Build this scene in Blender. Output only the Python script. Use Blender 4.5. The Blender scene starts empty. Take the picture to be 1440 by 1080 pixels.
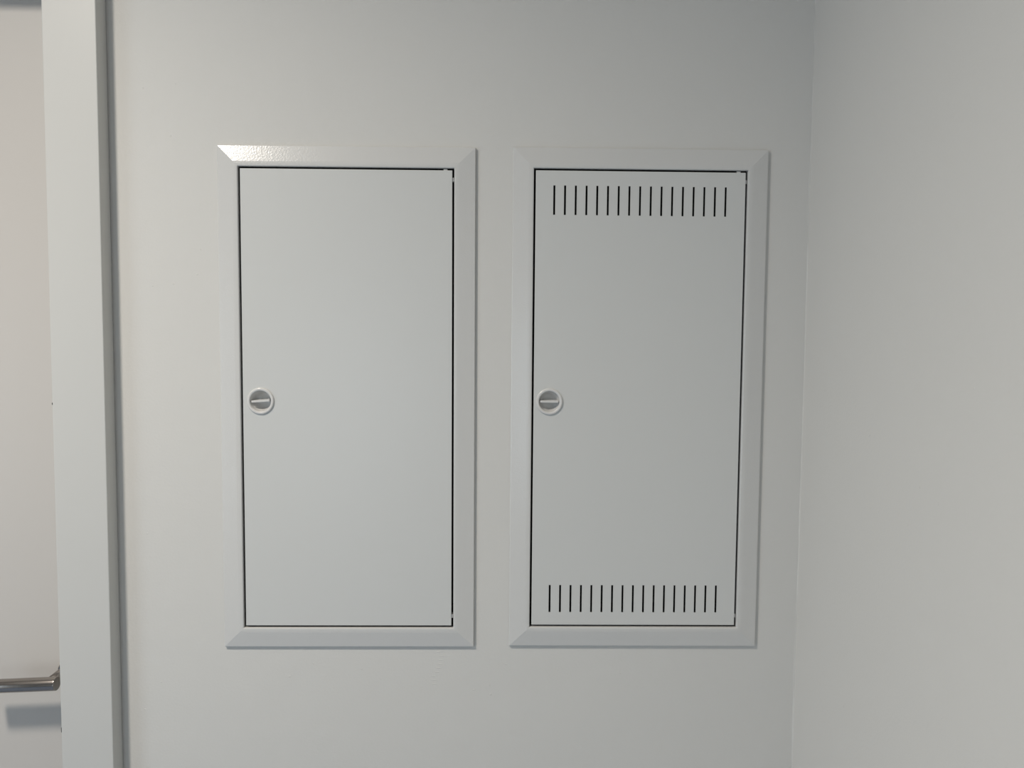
import bpy, bmesh, math, random
from mathutils import Vector, Matrix

random.seed(4)
C = bpy.context.scene.collection
S = bpy.context.scene

# ------------------------------------------------------------------ camera
YAW, PITCH, ROLL, DIST, FPX = 0.01683, -0.05986, 0.00806, 1.09677, 1079.64
cy, sy, cp, sp = math.cos(YAW), math.sin(YAW), math.cos(PITCH), math.sin(PITCH)
fwd = Vector((sy*cp, cy*cp, sp))
right = Vector((cy, -sy, 0))
up = right.cross(fwd)
r2 = right*math.cos(ROLL) + up*math.sin(ROLL)
u2 = up*math.cos(ROLL) - right*math.sin(ROLL)
cam_data = bpy.data.cameras.new('camera')
cam = bpy.data.objects.new('camera', cam_data)
C.objects.link(cam)
M = Matrix((r2, u2, -fwd)).transposed().to_4x4()
M.translation = Vector((0, -DIST, 1.55))
cam.matrix_world = M
cam_data.sensor_width = 36
cam_data.lens = 36*FPX/1440
cam_data.clip_start = 0.02
S.camera = cam

# ------------------------------------------------------------------ world, lights, exposure
world = bpy.data.worlds.new('overcast_sky')
S.world = world
world.use_nodes = True
world.node_tree.nodes['Background'].inputs['Color'].default_value = (0.80, 0.90, 1.0, 1)
world.node_tree.nodes['Background'].inputs['Strength'].default_value = 1.0

LAMP = Vector((-0.95, -1.10, 2.72))          # recessed downlight in the ceiling
LAMP_POWER, LAMP_COLOR = 123, (1.0, 0.925, 0.825)
DAY_POWER, DAY_COLOR = 11.0, (0.70, 0.86, 1.0)
BACK_POWER = 7.5
WIN2 = (-1.30, -0.75, 0.45, 1.75)            # narrow window in the wall behind the camera: x0 x1 z0 z1
WIN = (-2.50, -1.30, 0.40, 1.90)             # window in the left wall: y0 y1 z0 z1
ROOM_L, ROOM_F, CEIL = -2.6, -4.2, 2.72

day = bpy.data.lights.new('daylight', 'AREA')
day.shape = 'RECTANGLE'
day.size, day.size_y = WIN[1]-WIN[0]-0.1, WIN[3]-WIN[2]-0.1
day.energy, day.color = DAY_POWER, DAY_COLOR
day_o = bpy.data.objects.new('daylight', day)
C.objects.link(day_o)
day_o.location = (ROOM_L-0.09, (WIN[0]+WIN[1])/2, (WIN[2]+WIN[3])/2)
day_o.rotation_euler = (math.radians(90), 0, math.radians(-90))      # shines towards +x

back = bpy.data.lights.new('daylight_back', 'AREA')
back.shape = 'RECTANGLE'
back.size, back.size_y = WIN2[1]-WIN2[0]-0.1, WIN2[3]-WIN2[2]-0.1
back.energy, back.color = BACK_POWER, DAY_COLOR
back_o = bpy.data.objects.new('daylight_back', back)
C.objects.link(back_o)
back_o.location = ((WIN2[0]+WIN2[1])/2, ROOM_F-0.10, (WIN2[2]+WIN2[3])/2)
back_o.rotation_euler = (math.radians(90), 0, 0)     # shines towards +y

S.view_settings.view_transform = 'Standard'
S.view_settings.look = 'None'
S.view_settings.exposure = 0.035
S.view_settings.gamma = 1.0
S.view_settings.use_curve_mapping = False

# ------------------------------------------------------------------ materials
def material(name, color, rough=0.5, metallic=0.0, bumps=(), coat=0.0, emit=None, tint=0.0, spec=0.5):
    m = bpy.data.materials.new(name)
    m.use_nodes = True
    nt = m.node_tree
    b = nt.nodes['Principled BSDF']
    b.inputs['Base Color'].default_value = (*color, 1)
    b.inputs['Roughness'].default_value = rough
    b.inputs['Metallic'].default_value = metallic
    b.inputs['Coat Weight'].default_value = coat
    b.inputs['Specular IOR Level'].default_value = spec
    tc = nt.nodes.new('ShaderNodeTexCoord')
    if tint:
        n = nt.nodes.new('ShaderNodeTexNoise')
        n.inputs['Scale'].default_value = 3.0
        n.inputs['Detail'].default_value = 4.0
        nt.links.new(tc.outputs['Object'], n.inputs['Vector'])
        r = nt.nodes.new('ShaderNodeMapRange')
        r.inputs['To Min'].default_value = 1-tint
        r.inputs['To Max'].default_value = 1+tint
        nt.links.new(n.outputs['Fac'], r.inputs['Value'])
        v = nt.nodes.new('ShaderNodeVectorMath')
        v.operation = 'SCALE'
        v.inputs[0].default_value = color
        nt.links.new(r.outputs['Result'], v.inputs['Scale'])
        nt.links.new(v.outputs['Vector'], b.inputs['Base Color'])
    prev = None
    for scale, detail, strength, dist in bumps:
        n = nt.nodes.new('ShaderNodeTexNoise')
        n.inputs['Scale'].default_value = scale
        n.inputs['Detail'].default_value = detail
        nt.links.new(tc.outputs['Object'], n.inputs['Vector'])
        k = nt.nodes.new('ShaderNodeBump')
        k.inputs['Strength'].default_value = strength
        k.inputs['Distance'].default_value = dist
        nt.links.new(n.outputs['Fac'], k.inputs['Height'])
        if prev:
            nt.links.new(prev.outputs['Normal'], k.inputs['Normal'])
        prev = k
    if prev:
        nt.links.new(prev.outputs['Normal'], b.inputs['Normal'])
    if emit:
        b.inputs['Emission Color'].default_value = (*emit[0], 1)
        b.inputs['Emission Strength'].default_value = emit[1]
    return m

M_WALL = material('white_wall_paint', (0.65, 0.645, 0.622), 0.75,
                  bumps=((5, 3, 0.5, 0.004), (260, 4, 0.35, 0.0006)), tint=0.012, spec=0.25)
M_CEIL = material('white_ceiling_paint', (0.80, 0.70, 0.62), 0.9)
M_CASE = material('white_satin_lacquer', (0.585, 0.585, 0.565), 0.38, bumps=((8, 2, 0.10, 0.002),), tint=0.006)
M_LEAF = material('white_door_lacquer', (0.565, 0.54, 0.51), 0.36, bumps=((6, 2, 0.10, 0.002),), tint=0.006)
M_STEEL_WHITE = material('white_powder_coated_steel', (0.625, 0.625, 0.612), 0.21,
                         bumps=((420, 2, 0.35, 0.0004),), spec=0.5)
M_PANEL = material('white_powder_coated_door', (0.622, 0.630, 0.617), 0.33,
                   bumps=((900, 2, 0.06, 0.0003),), spec=0.5)
M_PLASTIC = material('white_glossy_plastic', (0.66, 0.655, 0.64), 0.22, bumps=((40, 1, 0.05, 0.001),))
M_METAL = material('brushed_stainless_steel', (0.38, 0.35, 0.325), 0.18, metallic=1.0,
                   bumps=((500, 2, 0.08, 0.0003),))
M_SHADED = material('shaded_cabinet_interior', (0.004, 0.004, 0.0045), 0.8, bumps=((50, 1, 0.1, 0.001),))  # near-black: shade of the unlit cabinet inside is put into the colour
M_CHIP = material('bare_dark_chip', (0.03, 0.028, 0.025), 0.8, bumps=((300, 1, 0.2, 0.0005),))
M_FLOOR = material('grey_floor_tile', (0.245, 0.305, 0.41), 0.45, bumps=((30, 3, 0.1, 0.001),), tint=0.05)
M_GROUT = material('dark_grout', (0.16, 0.16, 0.15), 0.9, bumps=((90, 3, 0.2, 0.001),))
M_PVC = material('white_window_plastic', (0.83, 0.83, 0.83), 0.35, bumps=((10, 1, 0.05, 0.001),))
M_LAMP = material('lamp_diffuser', (0.9, 0.88, 0.82), 0.5, emit=((1.0, 0.93, 0.84), 3.0))

# ------------------------------------------------------------------ helpers
def link_bm(name, bm, mat, parent=None, smooth=False):
    bmesh.ops.recalc_face_normals(bm, faces=bm.faces[:])
    me = bpy.data.meshes.new(name)
    bm.to_mesh(me)
    bm.free()
    me.materials.append(mat)
    if smooth:
        for p in me.polygons:
            p.use_smooth = True
    o = bpy.data.objects.new(name, me)
    C.objects.link(o)
    if parent:
        o.parent = parent
    return o

def empty(name, loc=(0, 0, 0), rot=(0, 0, 0), parent=None):
    o = bpy.data.objects.new(name, None)
    o.empty_display_size = 0.05
    o.location, o.rotation_euler = loc, rot
    C.objects.link(o)
    if parent:
        o.parent = parent
    return o

def tag(o, label, category=None, kind=None, group=None):
    o['label'] = label
    if category:
        o['category'] = category
    if kind:
        o['kind'] = kind
    if group:
        o['group'] = group
    return o

def box(bm, x0, x1, y0, y1, z0, z1, bevel=0.0, seg=2):
    r = bmesh.ops.create_cube(bm, size=1)
    for v in r['verts']:
        v.co = Vector(((x0+x1)/2 + v.co.x*(x1-x0), (y0+y1)/2 + v.co.y*(y1-y0), (z0+z1)/2 + v.co.z*(z1-z0)))
    if bevel:
        es = list({e for v in r['verts'] for e in v.link_edges})
        bmesh.ops.bevel(bm, geom=es, offset=bevel, segments=seg, profile=0.5, affect='EDGES')
    return bm

def mkbox(name, mat, parent, *a, **k):
    bm = bmesh.new()
    box(bm, *a, **k)
    return link_bm(name, bm, mat, parent)

def lathe(bm, profile, seg=64, cx=0, cz=0):
    """profile of (radius, y) spun about the y axis"""
    rings = []
    for r, y in profile:
        if r < 1e-6:
            rings.append([bm.verts.new((cx, y, cz))])
        else:
            rings.append([bm.verts.new((cx+r*math.cos(2*math.pi*i/seg), y, cz+r*math.sin(2*math.pi*i/seg)))
                          for i in range(seg)])
    for a, b in zip(rings, rings[1:]):
        for i in range(seg):
            j = (i+1) % seg
            if len(a) == 1 and len(b) == 1:
                continue
            if len(a) == 1:
                bm.faces.new((a[0], b[i], b[j]))
            elif len(b) == 1:
                bm.faces.new((a[i], a[j], b[0]))
            else:
                bm.faces.new((a[i], a[j], b[j], b[i]))
    return bm

def tube(bm, pts, rad, seg=24, cap_round=True):
    """round bar through pts (already smoothed), closed ends"""
    rings = []
    n = len(pts)
    ref = Vector((0, 0, 1))
    for i, p in enumerate(pts):
        t = (pts[min(i+1, n-1)] - pts[max(i-1, 0)]).normalized()
        a = t.cross(ref).normalized()
        b = a.cross(t).normalized()
        rr = rad[i] if isinstance(rad, (list, tuple)) else rad
        rings.append([bm.verts.new(p + (a*math.cos(2*math.pi*k/seg) + b*math.sin(2*math.pi*k/seg))*rr)
                      for k in range(seg)])
    for a, b in zip(rings, rings[1:]):
        for k in range(seg):
            j = (k+1) % seg
            bm.faces.new((a[k], a[j], b[j], b[k]))
    bm.faces.new(rings[0])
    bm.faces.new(list(reversed(rings[-1])))
    return bm

def slab_with_holes(bm, axis, xs, zs, holes, d0, d1):
    """slab in the x-z plane (axis 'y') or y-z plane (axis 'x') between depth d0 and d1, cells cut out"""
    def P(u, w, d):
        return (u, d, w) if axis == 'y' else (d, u, w)
    vc = {}
    def V(i, k, d):
        key = (i, k, d)
        if key not in vc:
            vc[key] = bm.verts.new(P(xs[i], zs[k], d))
        return vc[key]
    def solid(i, k):
        if i < 0 or k < 0 or i >= len(xs)-1 or k >= len(zs)-1:
            return False
        mx, mz = (xs[i]+xs[i+1])/2, (zs[k]+zs[k+1])/2
        return not any(a < mx < b and c < mz < d for a, b, c, d in holes)
    for i in range(len(xs)-1):
        for k in range(len(zs)-1):
            if not solid(i, k):
                continue
            bm.faces.new((V(i, k, d0), V(i+1, k, d0), V(i+1, k+1, d0), V(i, k+1, d0)))
            bm.faces.new((V(i, k, d1), V(i, k+1, d1), V(i+1, k+1, d1), V(i+1, k, d1)))
            if not solid(i-1, k):
                bm.faces.new((V(i, k, d0), V(i, k+1, d0), V(i, k+1, d1), V(i, k, d1)))
            if not solid(i+1, k):
                bm.faces.new((V(i+1, k, d0), V(i+1, k, d1), V(i+1, k+1, d1), V(i+1, k+1, d0)))
            if not solid(i, k-1):
                bm.faces.new((V(i, k, d0), V(i, k, d1), V(i+1, k, d1), V(i+1, k, d0)))
            if not solid(i, k+1):
                bm.faces.new((V(i, k+1, d0), V(i+1, k+1, d0), V(i+1, k+1, d1), V(i, k+1, d1)))
    return bm

# ------------------------------------------------------------------ room shell
XC = 0.4388                                  # corner with the right wall
CW, CH, STRIP = 0.360, 0.714, 0.0304         # cabinet frame size
CAB = {'plain': (-0.21465, 1.45821, 0.00115), 'vented': (0.197, 1.4599, -0.0005)}
T0, T1, TP = -0.6180, -0.5457, 0.028         # right casing of the door: inner edge, outer edge, how proud
DOOR_TOP = 2.0560
LEAF_Y = 0.045
DL = -1.400                                  # inner edge of the left casing

holes = [(DL-0.02, T0+0.02, -1, DOOR_TOP+0.02)]
for x, z, r in CAB.values():
    holes.append((x-CW/2+0.022, x+CW/2-0.022, z-CH/2+0.022, z+CH/2-0.022))
xs = sorted({ROOM_L-0.1, XC+0.12} | {h[0] for h in holes} | {h[1] for h in holes})
zs = sorted({0.0, CEIL} | {h[2] for h in holes if h[2] > 0} | {h[3] for h in holes})
wall_back = link_bm('wall_back', slab_with_holes(bmesh.new(), 'y', xs, zs, holes, 0.0, 0.14), M_WALL)
tag(wall_back, 'white painted plaster wall that the two cabinets are set into', kind='structure')

wall_right = mkbox('wall_right', M_WALL, None, XC, XC+0.12, ROOM_F-0.12, 0.0, 0.0, CEIL)
tag(wall_right, 'white painted side wall to the right of the vented cabinet', kind='structure')

wall_left = link_bm('wall_left', slab_with_holes(
    bmesh.new(), 'x', [ROOM_F, WIN[0], WIN[1], 0.0], [0, WIN[2], WIN[3], CEIL],
    [WIN], ROOM_L-0.1, ROOM_L), M_WALL)
tag(wall_left, 'white painted wall with the window, far left of the door', kind='structure')

wall_front = link_bm('wall_front', slab_with_holes(
    bmesh.new(), 'y', [ROOM_L-0.1, WIN2[0], WIN2[1], XC], [0, WIN2[2], WIN2[3], CEIL],
    [WIN2], ROOM_F-0.12, ROOM_F), M_WALL)
tag(wall_front, 'white painted wall behind the camera with a narrow window', kind='structure')

ceiling = mkbox('ceiling', M_CEIL, None, ROOM_L-0.1, XC+0.12, ROOM_F-0.12, 0.14, CEIL, CEIL+0.10)
tag(ceiling, 'plain white ceiling', kind='structure')

floor = mkbox('floor', M_GROUT, None, ROOM_L-0.1, XC+0.12, ROOM_F-0.12, 0.14, -0.06, -0.002)
tag(floor, 'grey tiled floor', kind='structure')
tile_mesh = None
nx, ny = 5, 7
tw, tl = (XC-ROOM_L)/nx, -ROOM_F/ny
for i in range(nx):
    for j in range(ny):
        if tile_mesh is None:
            t = mkbox('tile', M_FLOOR, floor, 0.002, tw-0.002, 0.002, tl-0.002, -0.002, 0.0)
            tile_mesh = t.data
        else:
            t = bpy.data.objects.new('tile', tile_mesh)
            C.objects.link(t)
            t.parent = floor
        t.location = (ROOM_L+i*tw, ROOM_F+j*tl, 0)

# wavy bead of filler in the corner
bm = bmesh.new()
rng = random.Random(9)
prev = None
w1 = w2 = 0.0012
nseg = 520
for i in range(nseg+1):
    z = CEIL*i/nseg
    w1 = min(0.0028, max(0.0004, w1+rng.uniform(-0.00035, 0.00035)))
    w2 = min(0.0020, max(0.0003, w2+rng.uniform(-0.0003, 0.0003)))
    row = [bm.verts.new((XC-w1, 0.0003, z)), bm.verts.new((XC-w1*0.55, -0.0005, z)),
           bm.verts.new((XC-0.0005, -w2*0.6, z)), bm.verts.new((XC+0.0003, -w2*1.6, z)),
           bm.verts.new((XC+0.0003, 0.0003, z))]
    if prev:
        for k in range(5):
            bm.faces.new((prev[k], prev[(k+1) % 5], row[(k+1) % 5], row[k]))
    else:
        bm.faces.new(row)
    prev = row
bm.faces.new(list(reversed(prev)))
link_bm('filler_bead', bm, M_WALL, wall_right)

# small lumps and roller marks left in the paint
def lump(bm, x, z, rx, rz, h, wall='back'):
    seg = 12
    rings = []
    for q, (f, hh) in enumerate(((1.0, -0.1), (0.8, 0.45), (0.45, 0.9))):
        ring = []
        for i in range(seg):
            a = 2*math.pi*i/seg
            u, w = x+rx*f*math.cos(a), z+rz*f*math.sin(a)
            ring.append(bm.verts.new((u, -h*hh, w) if wall == 'back' else (XC-h*hh, u, w)))
        rings.append(ring)
    for a, b in zip(rings, rings[1:]):
        for i in range(seg):
            j = (i+1) % seg
            bm.faces.new((a[i], a[j], b[j], b[i]))
    top = bm.verts.new((x, -h, z) if wall == 'back' else (XC-h, x, z))
    for i in range(seg):
        bm.faces.new((rings[-1][i], rings[-1][(i+1) % seg], top))

bm = bmesh.new()
lump(bm, -0.0395, 1.164, 0.0020, 0.0016, 0.0007)
lump(bm, -0.0370, 1.160, 0.0014, 0.0012, 0.0003)
for k in range(9):
    lump(bm, -0.082-0.0016*k+rng.uniform(-0.004, 0.004), 1.092-0.006*k, 0.0042, 0.0009, 0.00035)
for k in range(14):
    lump(bm, rng.uniform(-0.52, 0.41), rng.uniform(1.0, 1.08), rng.uniform(0.0008, 0.002), rng.uniform(0.0008, 0.002), 0.0003)
for k in range(10):
    lump(bm, rng.uniform(-0.52, -0.42), rng.uniform(1.1, 1.95), rng.uniform(0.0008, 0.002), rng.uniform(0.0008, 0.002), 0.0003)
o = link_bm('paint_lump', bm, M_WALL, wall_back, smooth=True)
o['kind'] = 'stuff'
bm = bmesh.new()
for k in range(16):
    lump(bm, rng.uniform(-0.40, -0.03), rng.uniform(1.0, 1.95), rng.uniform(0.001, 0.002), rng.uniform(0.001, 0.0025), 0.0003, 'right')
o = link_bm('paint_lump', bm, M_WALL, wall_right, smooth=True)
o['kind'] = 'stuff'

# ------------------------------------------------------------------ door and its casing
casing = empty('trim_1', (0, 0, 0))
tag(casing, 'broad white lacquered door casing standing proud of the wall', kind='structure')
def casing_board(pts_xy, z0, z1, name='casing_board'):
    """vertical board: L section (x,y outline) with rounded arrises"""
    bm = bmesh.new()
    lo = [bm.verts.new((x, y, z0)) for x, y in pts_xy]
    hi = [bm.verts.new((x, y, z1)) for x, y in pts_xy]
    n = len(lo)
    for i in range(n):
        j = (i+1) % n
        bm.faces.new((lo[i], lo[j], hi[j], hi[i]))
    bm.faces.new(lo)
    bm.faces.new(list(reversed(hi)))
    o = link_bm(name, bm, M_CASE, casing)
    return o
def section(inner, outer, sgn):
    """inner = opening side x, outer = wall side x, sgn = +1 for the right board"""
    b = 0.0013
    pts = []
    for a in range(4):                       # inner front arris
        t = math.radians(90*a/3)
        pts.append((inner+sgn*(b-b*math.cos(t)), -TP+b-b*math.sin(t)))
    for a in range(4):                       # outer front arris
        t = math.radians(90*a/3)
        pts.append((outer-sgn*(b-b*math.sin(t)), -TP+b-b*math.cos(t)))
    pts += [(outer, -0.0012), (outer-sgn*0.003, -0.0012), (outer-sgn*0.003, -0.0003), (inner+sgn*0.018, -0.0003),
            (inner+sgn*0.018, 0.14), (inner, 0.14)]
    return pts
casing_board(section(T0, T1, 1), 0.0, DOOR_TOP)
casing_board(section(DL, DL-(T1-T0), -1), 0.0, DOOR_TOP)
# head board: same section turned, lies over the posts
bm = bmesh.new()
pr = [(z, y) for z, y in section(DOOR_TOP, DOOR_TOP+(T1-T0), 1)]
x0, x1 = DL-(T1-T0), T1
lo = [bm.verts.new((x0 if z > DOOR_TOP+0.02 or y < 0 else DL-0.018, y, z)) for z, y in pr]
hi = [bm.verts.new((x1 if z > DOOR_TOP+0.02 or y < 0 else T0+0.018, y, z)) for z, y in pr]
for i in range(len(lo)):
    j = (i+1) % len(lo)
    bm.faces.new((lo[i], lo[j], hi[j], hi[i]))
bm.faces.new(lo)
bm.faces.new(list(reversed(hi)))
link_bm('casing_board', bm, M_CASE, casing)
# two small dark chips on the inner arris
mkbox('chip', M_CHIP, casing, T0-0.0004, T0+0.0006, -TP-0.0002, -TP+0.0012, 1.4525, 1.4556, bevel=0.0003, seg=1)
mkbox('chip', M_CHIP, casing, T0-0.0007, T0+0.0004, -TP+0.0004, -TP+0.0022, 0.9855, 0.9925, bevel=0.0003, seg=1)

door = mkbox('door_1', M_LEAF, None, DL+0.003, T0-0.003, LEAF_Y, LEAF_Y+0.040, 0.006, DOOR_TOP-0.003, bevel=0.0015)
tag(door, 'flush off-white door leaf with a steel lever handle, left of the cabinets', kind='structure')
HX, HY, HZ, HR = -0.6462, -0.003, 1.0450, 0.0098
DROOP = 0.044
lever_len = 0.114
bm = bmesh.new()
pts, rad = [], []
x_end = HX+HR
for a in range(5):                           # rounded end beside the casing
    t = math.radians(90*a/4)
    pts.append(Vector((x_end-0.0015+0.0015*math.cos(t), HY, HZ)))
    rad.append(HR-0.0015+0.0015*math.sin(t))
pts.append(Vector((x_end-lever_len+0.0015, HY, HZ))); rad.append(HR)
for a in range(1, 5):
    t = math.radians(90*a/4)
    pts.append(Vector((x_end-lever_len+0.0015-0.0015*math.sin(t), HY, HZ)))
    rad.append(HR-0.0015+0.0015*math.cos(t))
pts = [Vector((p.x, p.y, p.z-DROOP*(HX-p.x))) for p in pts]
tube(bm, pts, rad, 40)
handle = link_bm('door_handle', bm, M_METAL, door, smooth=True)
handle['label'] = 'brushed stainless steel lever handle'
bm = bmesh.new()
lathe(bm, [(0, HY), (HR*0.96, HY), (HR*0.96, LEAF_Y-0.006), (HR*1.05, LEAF_Y-0.003), (0, LEAF_Y-0.003)], 40, HX, HZ)
link_bm('neck', bm, M_METAL, handle, smooth=True)
bm = bmesh.new()
lathe(bm, [(0, LEAF_Y-0.004), (0.0135, LEAF_Y-0.004), (0.0148, LEAF_Y-0.003), (0.015, LEAF_Y+0.001), (0, LEAF_Y+0.001)], 40, HX, HZ)
link_bm('rosette', bm, M_METAL, handle)

# ------------------------------------------------------------------ cabinets
def rect_ring(bm, inset, y, zoff=0):
    a, b = CW/2-inset, CH/2-inset
    return [bm.verts.new((sx*a, y, sz*b)) for sx, sz in ((-1, -1), (1, -1), (1, 1), (-1, 1))]

def cabinet(kind, label):
    x, z, r = CAB[kind]
    root = empty('electrical_cabinet', (x, 0, z), (0, -r, 0))
    tag(root, label, 'cabinet', group='flush-mounted wall cabinets')
    # pressed steel frame with mitred sloping faces
    prof = [(0.0, -0.0003), (0.0, -0.0041), (0.0003, -0.0046), (0.0009, -0.0049), (0.0225, -0.0087), (0.0255, -0.0090),
            (0.0280, -0.0090), (0.0291, -0.0086), (0.0296, -0.0075), (0.0296, -0.0030), (0.0288, -0.0030), (0.0288, -0.0070),
            (0.0225, -0.0070), (0.0225, 0.020), (0.0215, 0.020), (0.0215, -0.0003)]
    bm = bmesh.new()
    rings = [rect_ring(bm, d, y) for d, y in prof]
    n = len(rings)
    for i in range(n):
        a, b = rings[i], rings[(i+1) % n]
        for k in range(4):
            j = (k+1) % 4
            bm.faces.new((a[k], a[j], b[j], b[k]))
    link_bm('frame', bm, M_STEEL_WHITE, root)
    # sheet steel housing sunk into the wall
    bm = bmesh.new()
    hw, hh = CW/2-0.0235, CH/2-0.0235
    t = 0.0012
    for a in ((-hw, -hw+t, 0.021, 0.108, -hh, hh), (hw-t, hw, 0.021, 0.108, -hh, hh),
              (-hw, hw, 0.021, 0.108, hh-t, hh), (-hw, hw, 0.021, 0.108, -hh, -hh+t),
              (-hw, hw, 0.108, 0.1095, -hh, hh)):
        box(bm, *a)
    link_bm('housing', bm, M_SHADED, root)
    # door panel
    din = 0.0323
    dx, dz = CW/2-din, CH/2-din
    yf, yb = -0.0074, 0.0100
    kx, kz = -0.3373-x if kind == 'plain' else 0.0717-x, 0.0
    door_holes = []
    if kind == 'vented':
        sw = 0.00138
        for (z0, z1) in ((1.7231-z, 1.7640-z), (1.1540-z, 1.1940-z)):
            for i in range(17):
                cx = 0.0754-x + i*(0.3168-0.0754)/16
                door_holes.append((cx-sw, cx+sw, z0, z1))
    q = 0.0205
    door_holes.append((kx-q, kx+q, kz-q, kz+q))
    gx = sorted({-dx, dx} | {h[0] for h in door_holes} | {h[1] for h in door_holes})
    gz = sorted({-dz, dz} | {h[2] for h in door_holes} | {h[3] for h in door_holes})
    bm = slab_with_holes(bmesh.new(), 'y', gx, gz, door_holes, yf, yf+0.0008)
    bmesh.ops.recalc_face_normals(bm, faces=bm.faces[:])
    es = [e for e in bm.edges if len(e.link_faces) == 2 and all(abs(v.co.y-yf) < 1e-6 for v in e.verts)
          and (all(abs(abs(v.co.x)-dx) < 1e-6 for v in e.verts) or all(abs(abs(v.co.z)-dz) < 1e-6 for v in e.verts))]
    bmesh.ops.bevel(bm, geom=es, offset=0.0007, segments=2, profile=0.5, affect='EDGES')
    # round cut-out for the lock inside its square cell
    nseg = 64
    for yy, flip in ((yf, False), (yf+0.0008, True)):
        inner, outer = [], []
        for i in range(nseg):
            a = 2*math.pi*i/nseg
            c_, s_ = math.cos(a), math.sin(a)
            m = q/max(abs(c_), abs(s_))
            inner.append(bm.verts.new((kx+0.0165*c_, yy, kz+0.0165*s_)))
            outer.append(bm.verts.new((kx+m*c_, yy, kz+m*s_)))
        for i in range(nseg):
            j = (i+1) % nseg
            bm.faces.new((inner[i], inner[j], outer[j], outer[i]))
    # folded stiffening edges behind the sheet
    q = 0.004
    for a in ((-dx+q, -dx+q+0.001, yf+0.0006, yb, -dz+q, dz-q), (dx-q-0.001, dx-q, yf+0.0006, yb, -dz+q, dz-q),
              (-dx+q, dx-q, yf+0.0006, yb, dz-q-0.001, dz-q), (-dx+q, dx-q, yf+0.0006, yb, -dz+q, -dz+q+0.001)):
        box(bm, *a)
    door_o = link_bm('door', bm, M_PANEL, root)
    if kind == 'vented':
        door_o['label'] = 'sheet door with a row of seventeen slots at top and bottom'
    # hinge pins bridging the gap on the right-hand side
    for zz in (dz-0.0125, -dz+0.0135):
        mkbox('hinge', M_PLASTIC, root, dx-0.0004, dx+0.0021, -0.0055, 0.004, zz-0.0028, zz+0.0028, bevel=0.0004, seg=1)
    mkbox('hinge', M_PLASTIC, root, dx-0.0125, dx-0.0070, -0.0058, 0.004, dz-0.0003, dz+0.0021, bevel=0.0004, seg=1)
    # turn lock: collar, bowl and grip
    ys = yf
    bm = bmesh.new()
    R0, R1 = 0.0190, 0.0150
    prof = [(R0, ys+0.0006), (R0, ys-0.0012), (R0-0.0006, ys-0.0021), (R0-0.0016, ys-0.0024), (R1+0.0008, ys-0.0024),
            (R1, ys-0.0019), (R1-0.0005, ys+0.0010), (R1-0.0016, ys+0.0050), (R1-0.0030, ys+0.0085),
            (R1-0.0042, ys+0.0108), (R1-0.0056, ys+0.0118), (0.004, ys+0.0120), (0, ys+0.0120)]
    lathe(bm, prof, 72, kx, kz)
    # the bowl's back, so that it is a closed solid
    lock = link_bm('turn_lock', bm, M_PLASTIC, root, smooth=True)
    lock['label'] = 'round white plastic turn lock with a sunken bowl'
    bm = bmesh.new()
    gl, gt = R1-0.0020, 0.0016
    # grip plate: a half-disc fin, thicker at the root
    outline = [(-gl, ys-0.0010), (-gl+0.0010, ys-0.0017), (gl-0.0010, ys-0.0017), (gl, ys-0.0010),
               (gl-0.0016, ys+0.0060), (gl-0.0040, ys+0.0119), (-gl+0.0040, ys+0.0119), (-gl+0.0016, ys+0.0060)]
    f = [bm.verts.new((px, py, gt*(1.0+0.5*(py-ys)/0.012))) for px, py in outline]
    g = [bm.verts.new((px, py, -gt*(1.0+0.5*(py-ys)/0.012))) for px, py in outline]
    for i in range(len(f)):
        j = (i+1) % len(f)
        bm.faces.new((f[i], f[j], g[j], g[i]))
    bm.faces.new(f)
    bm.faces.new(list(reversed(g)))
    bmesh.ops.recalc_face_normals(bm, faces=bm.faces[:])
    bmesh.ops.bevel(bm, geom=bm.edges[:], offset=0.0003, segments=1, affect='EDGES')
    grip = link_bm('grip', bm, M_PLASTIC, lock)
    tilt = -4 if kind == 'plain' else 0
    grip.location = (kx, 0, kz)
    grip.rotation_euler = (0, math.radians(tilt), 0)
    return root

cabinet('plain', 'white wall cabinet with a plain unslotted door, nearer the room door')
cabinet('vented', 'white wall cabinet with rows of ventilation slots, nearer the corner')

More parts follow.
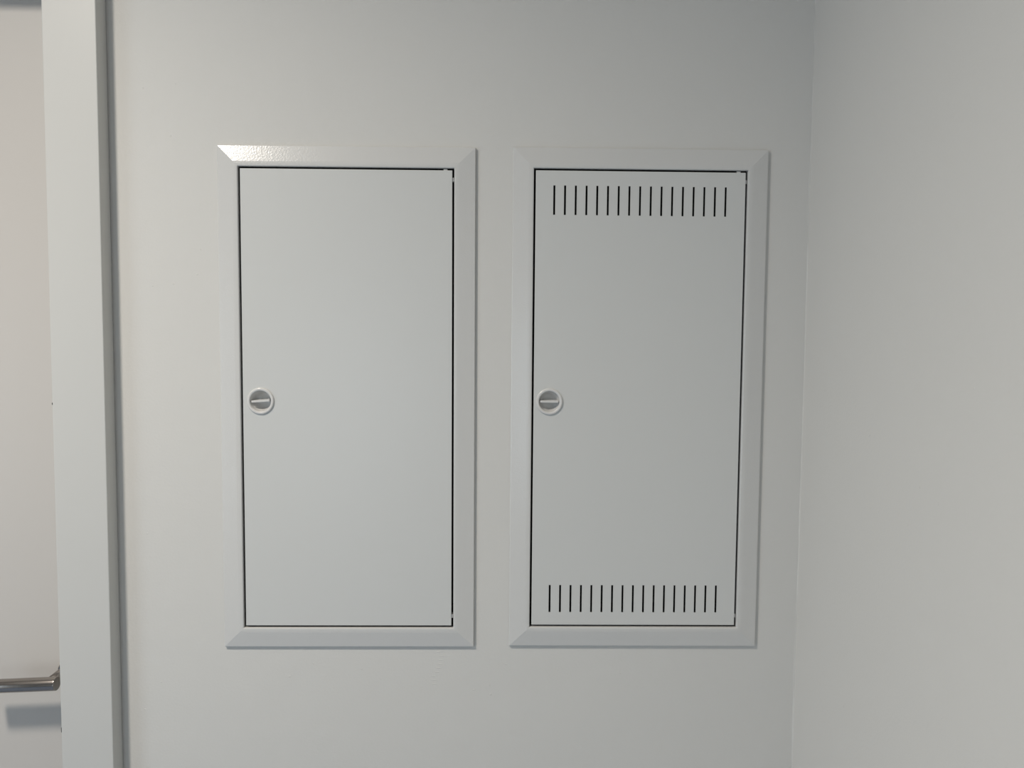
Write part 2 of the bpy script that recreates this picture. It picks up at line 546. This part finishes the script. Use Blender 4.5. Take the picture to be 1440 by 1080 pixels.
# ------------------------------------------------------------------ things outside the frame that light the scene
lamp = empty('ceiling_lamp', LAMP)
tag(lamp, 'round recessed white downlight in the ceiling', 'lamp')
bm = bmesh.new()
def ring_z(bm, prof, seg=48):
    rings = [[bm.verts.new((r*math.cos(2*math.pi*i/seg), r*math.sin(2*math.pi*i/seg), zz)) for i in range(seg)] for r, zz in prof]
    n = len(rings)
    for q in range(n):
        a, b = rings[q], rings[(q+1) % n]
        for i in range(seg):
            j = (i+1) % seg
            bm.faces.new((a[i], a[j], b[j], b[i]))
ring_z(bm, [(0.072, 0.001), (0.090, 0.001), (0.090, -0.003), (0.084, -0.006), (0.074, -0.006), (0.072, -0.004)])
link_bm('trim_ring', bm, M_PVC, lamp)
bm = bmesh.new()
bmesh.ops.create_circle(bm, cap_ends=True, segments=48, radius=0.073)
for v in bm.verts:
    v.co.z = -0.002
link_bm('diffuser', bm, M_LAMP, lamp)
ld = bpy.data.lights.new('downlight', 'SPOT')
ld.energy, ld.color = LAMP_POWER, LAMP_COLOR
ld.spot_size = math.radians(165)
ld.spot_blend = 1.0
ld.shadow_soft_size = 0.10
lo_ = bpy.data.objects.new('downlight', ld)
C.objects.link(lo_)
lo_.parent = lamp
lo_.location = (0, 0, -0.065)

win = empty('window_1', (ROOM_L-0.06, 0, 0))
tag(win, 'white framed window in the left wall', kind='structure')
f = 0.05
bm = bmesh.new()
for a in ((WIN[0], WIN[0]+f, WIN[2], WIN[3]), (WIN[1]-f, WIN[1], WIN[2], WIN[3]),
          (WIN[0]+f, WIN[1]-f, WIN[2], WIN[2]+f), (WIN[0]+f, WIN[1]-f, WIN[3]-f, WIN[3])):
    box(bm, 0.0, 0.05, a[0], a[1], a[2], a[3])
link_bm('window_frame', bm, M_PVC, win)

win = empty('window_2', (0, ROOM_F-0.06, 0))
tag(win, 'narrow white framed window behind the camera', kind='structure')
bm = bmesh.new()
for a in ((WIN2[0], WIN2[0]+f, WIN2[2], WIN2[3]), (WIN2[1]-f, WIN2[1], WIN2[2], WIN2[3]),
          (WIN2[0]+f, WIN2[1]-f, WIN2[2], WIN2[2]+f), (WIN2[0]+f, WIN2[1]-f, WIN2[3]-f, WIN2[3])):
    box(bm, a[0], a[1], 0.0, 0.05, a[2], a[3])
link_bm('window_frame', bm, M_PVC, win)
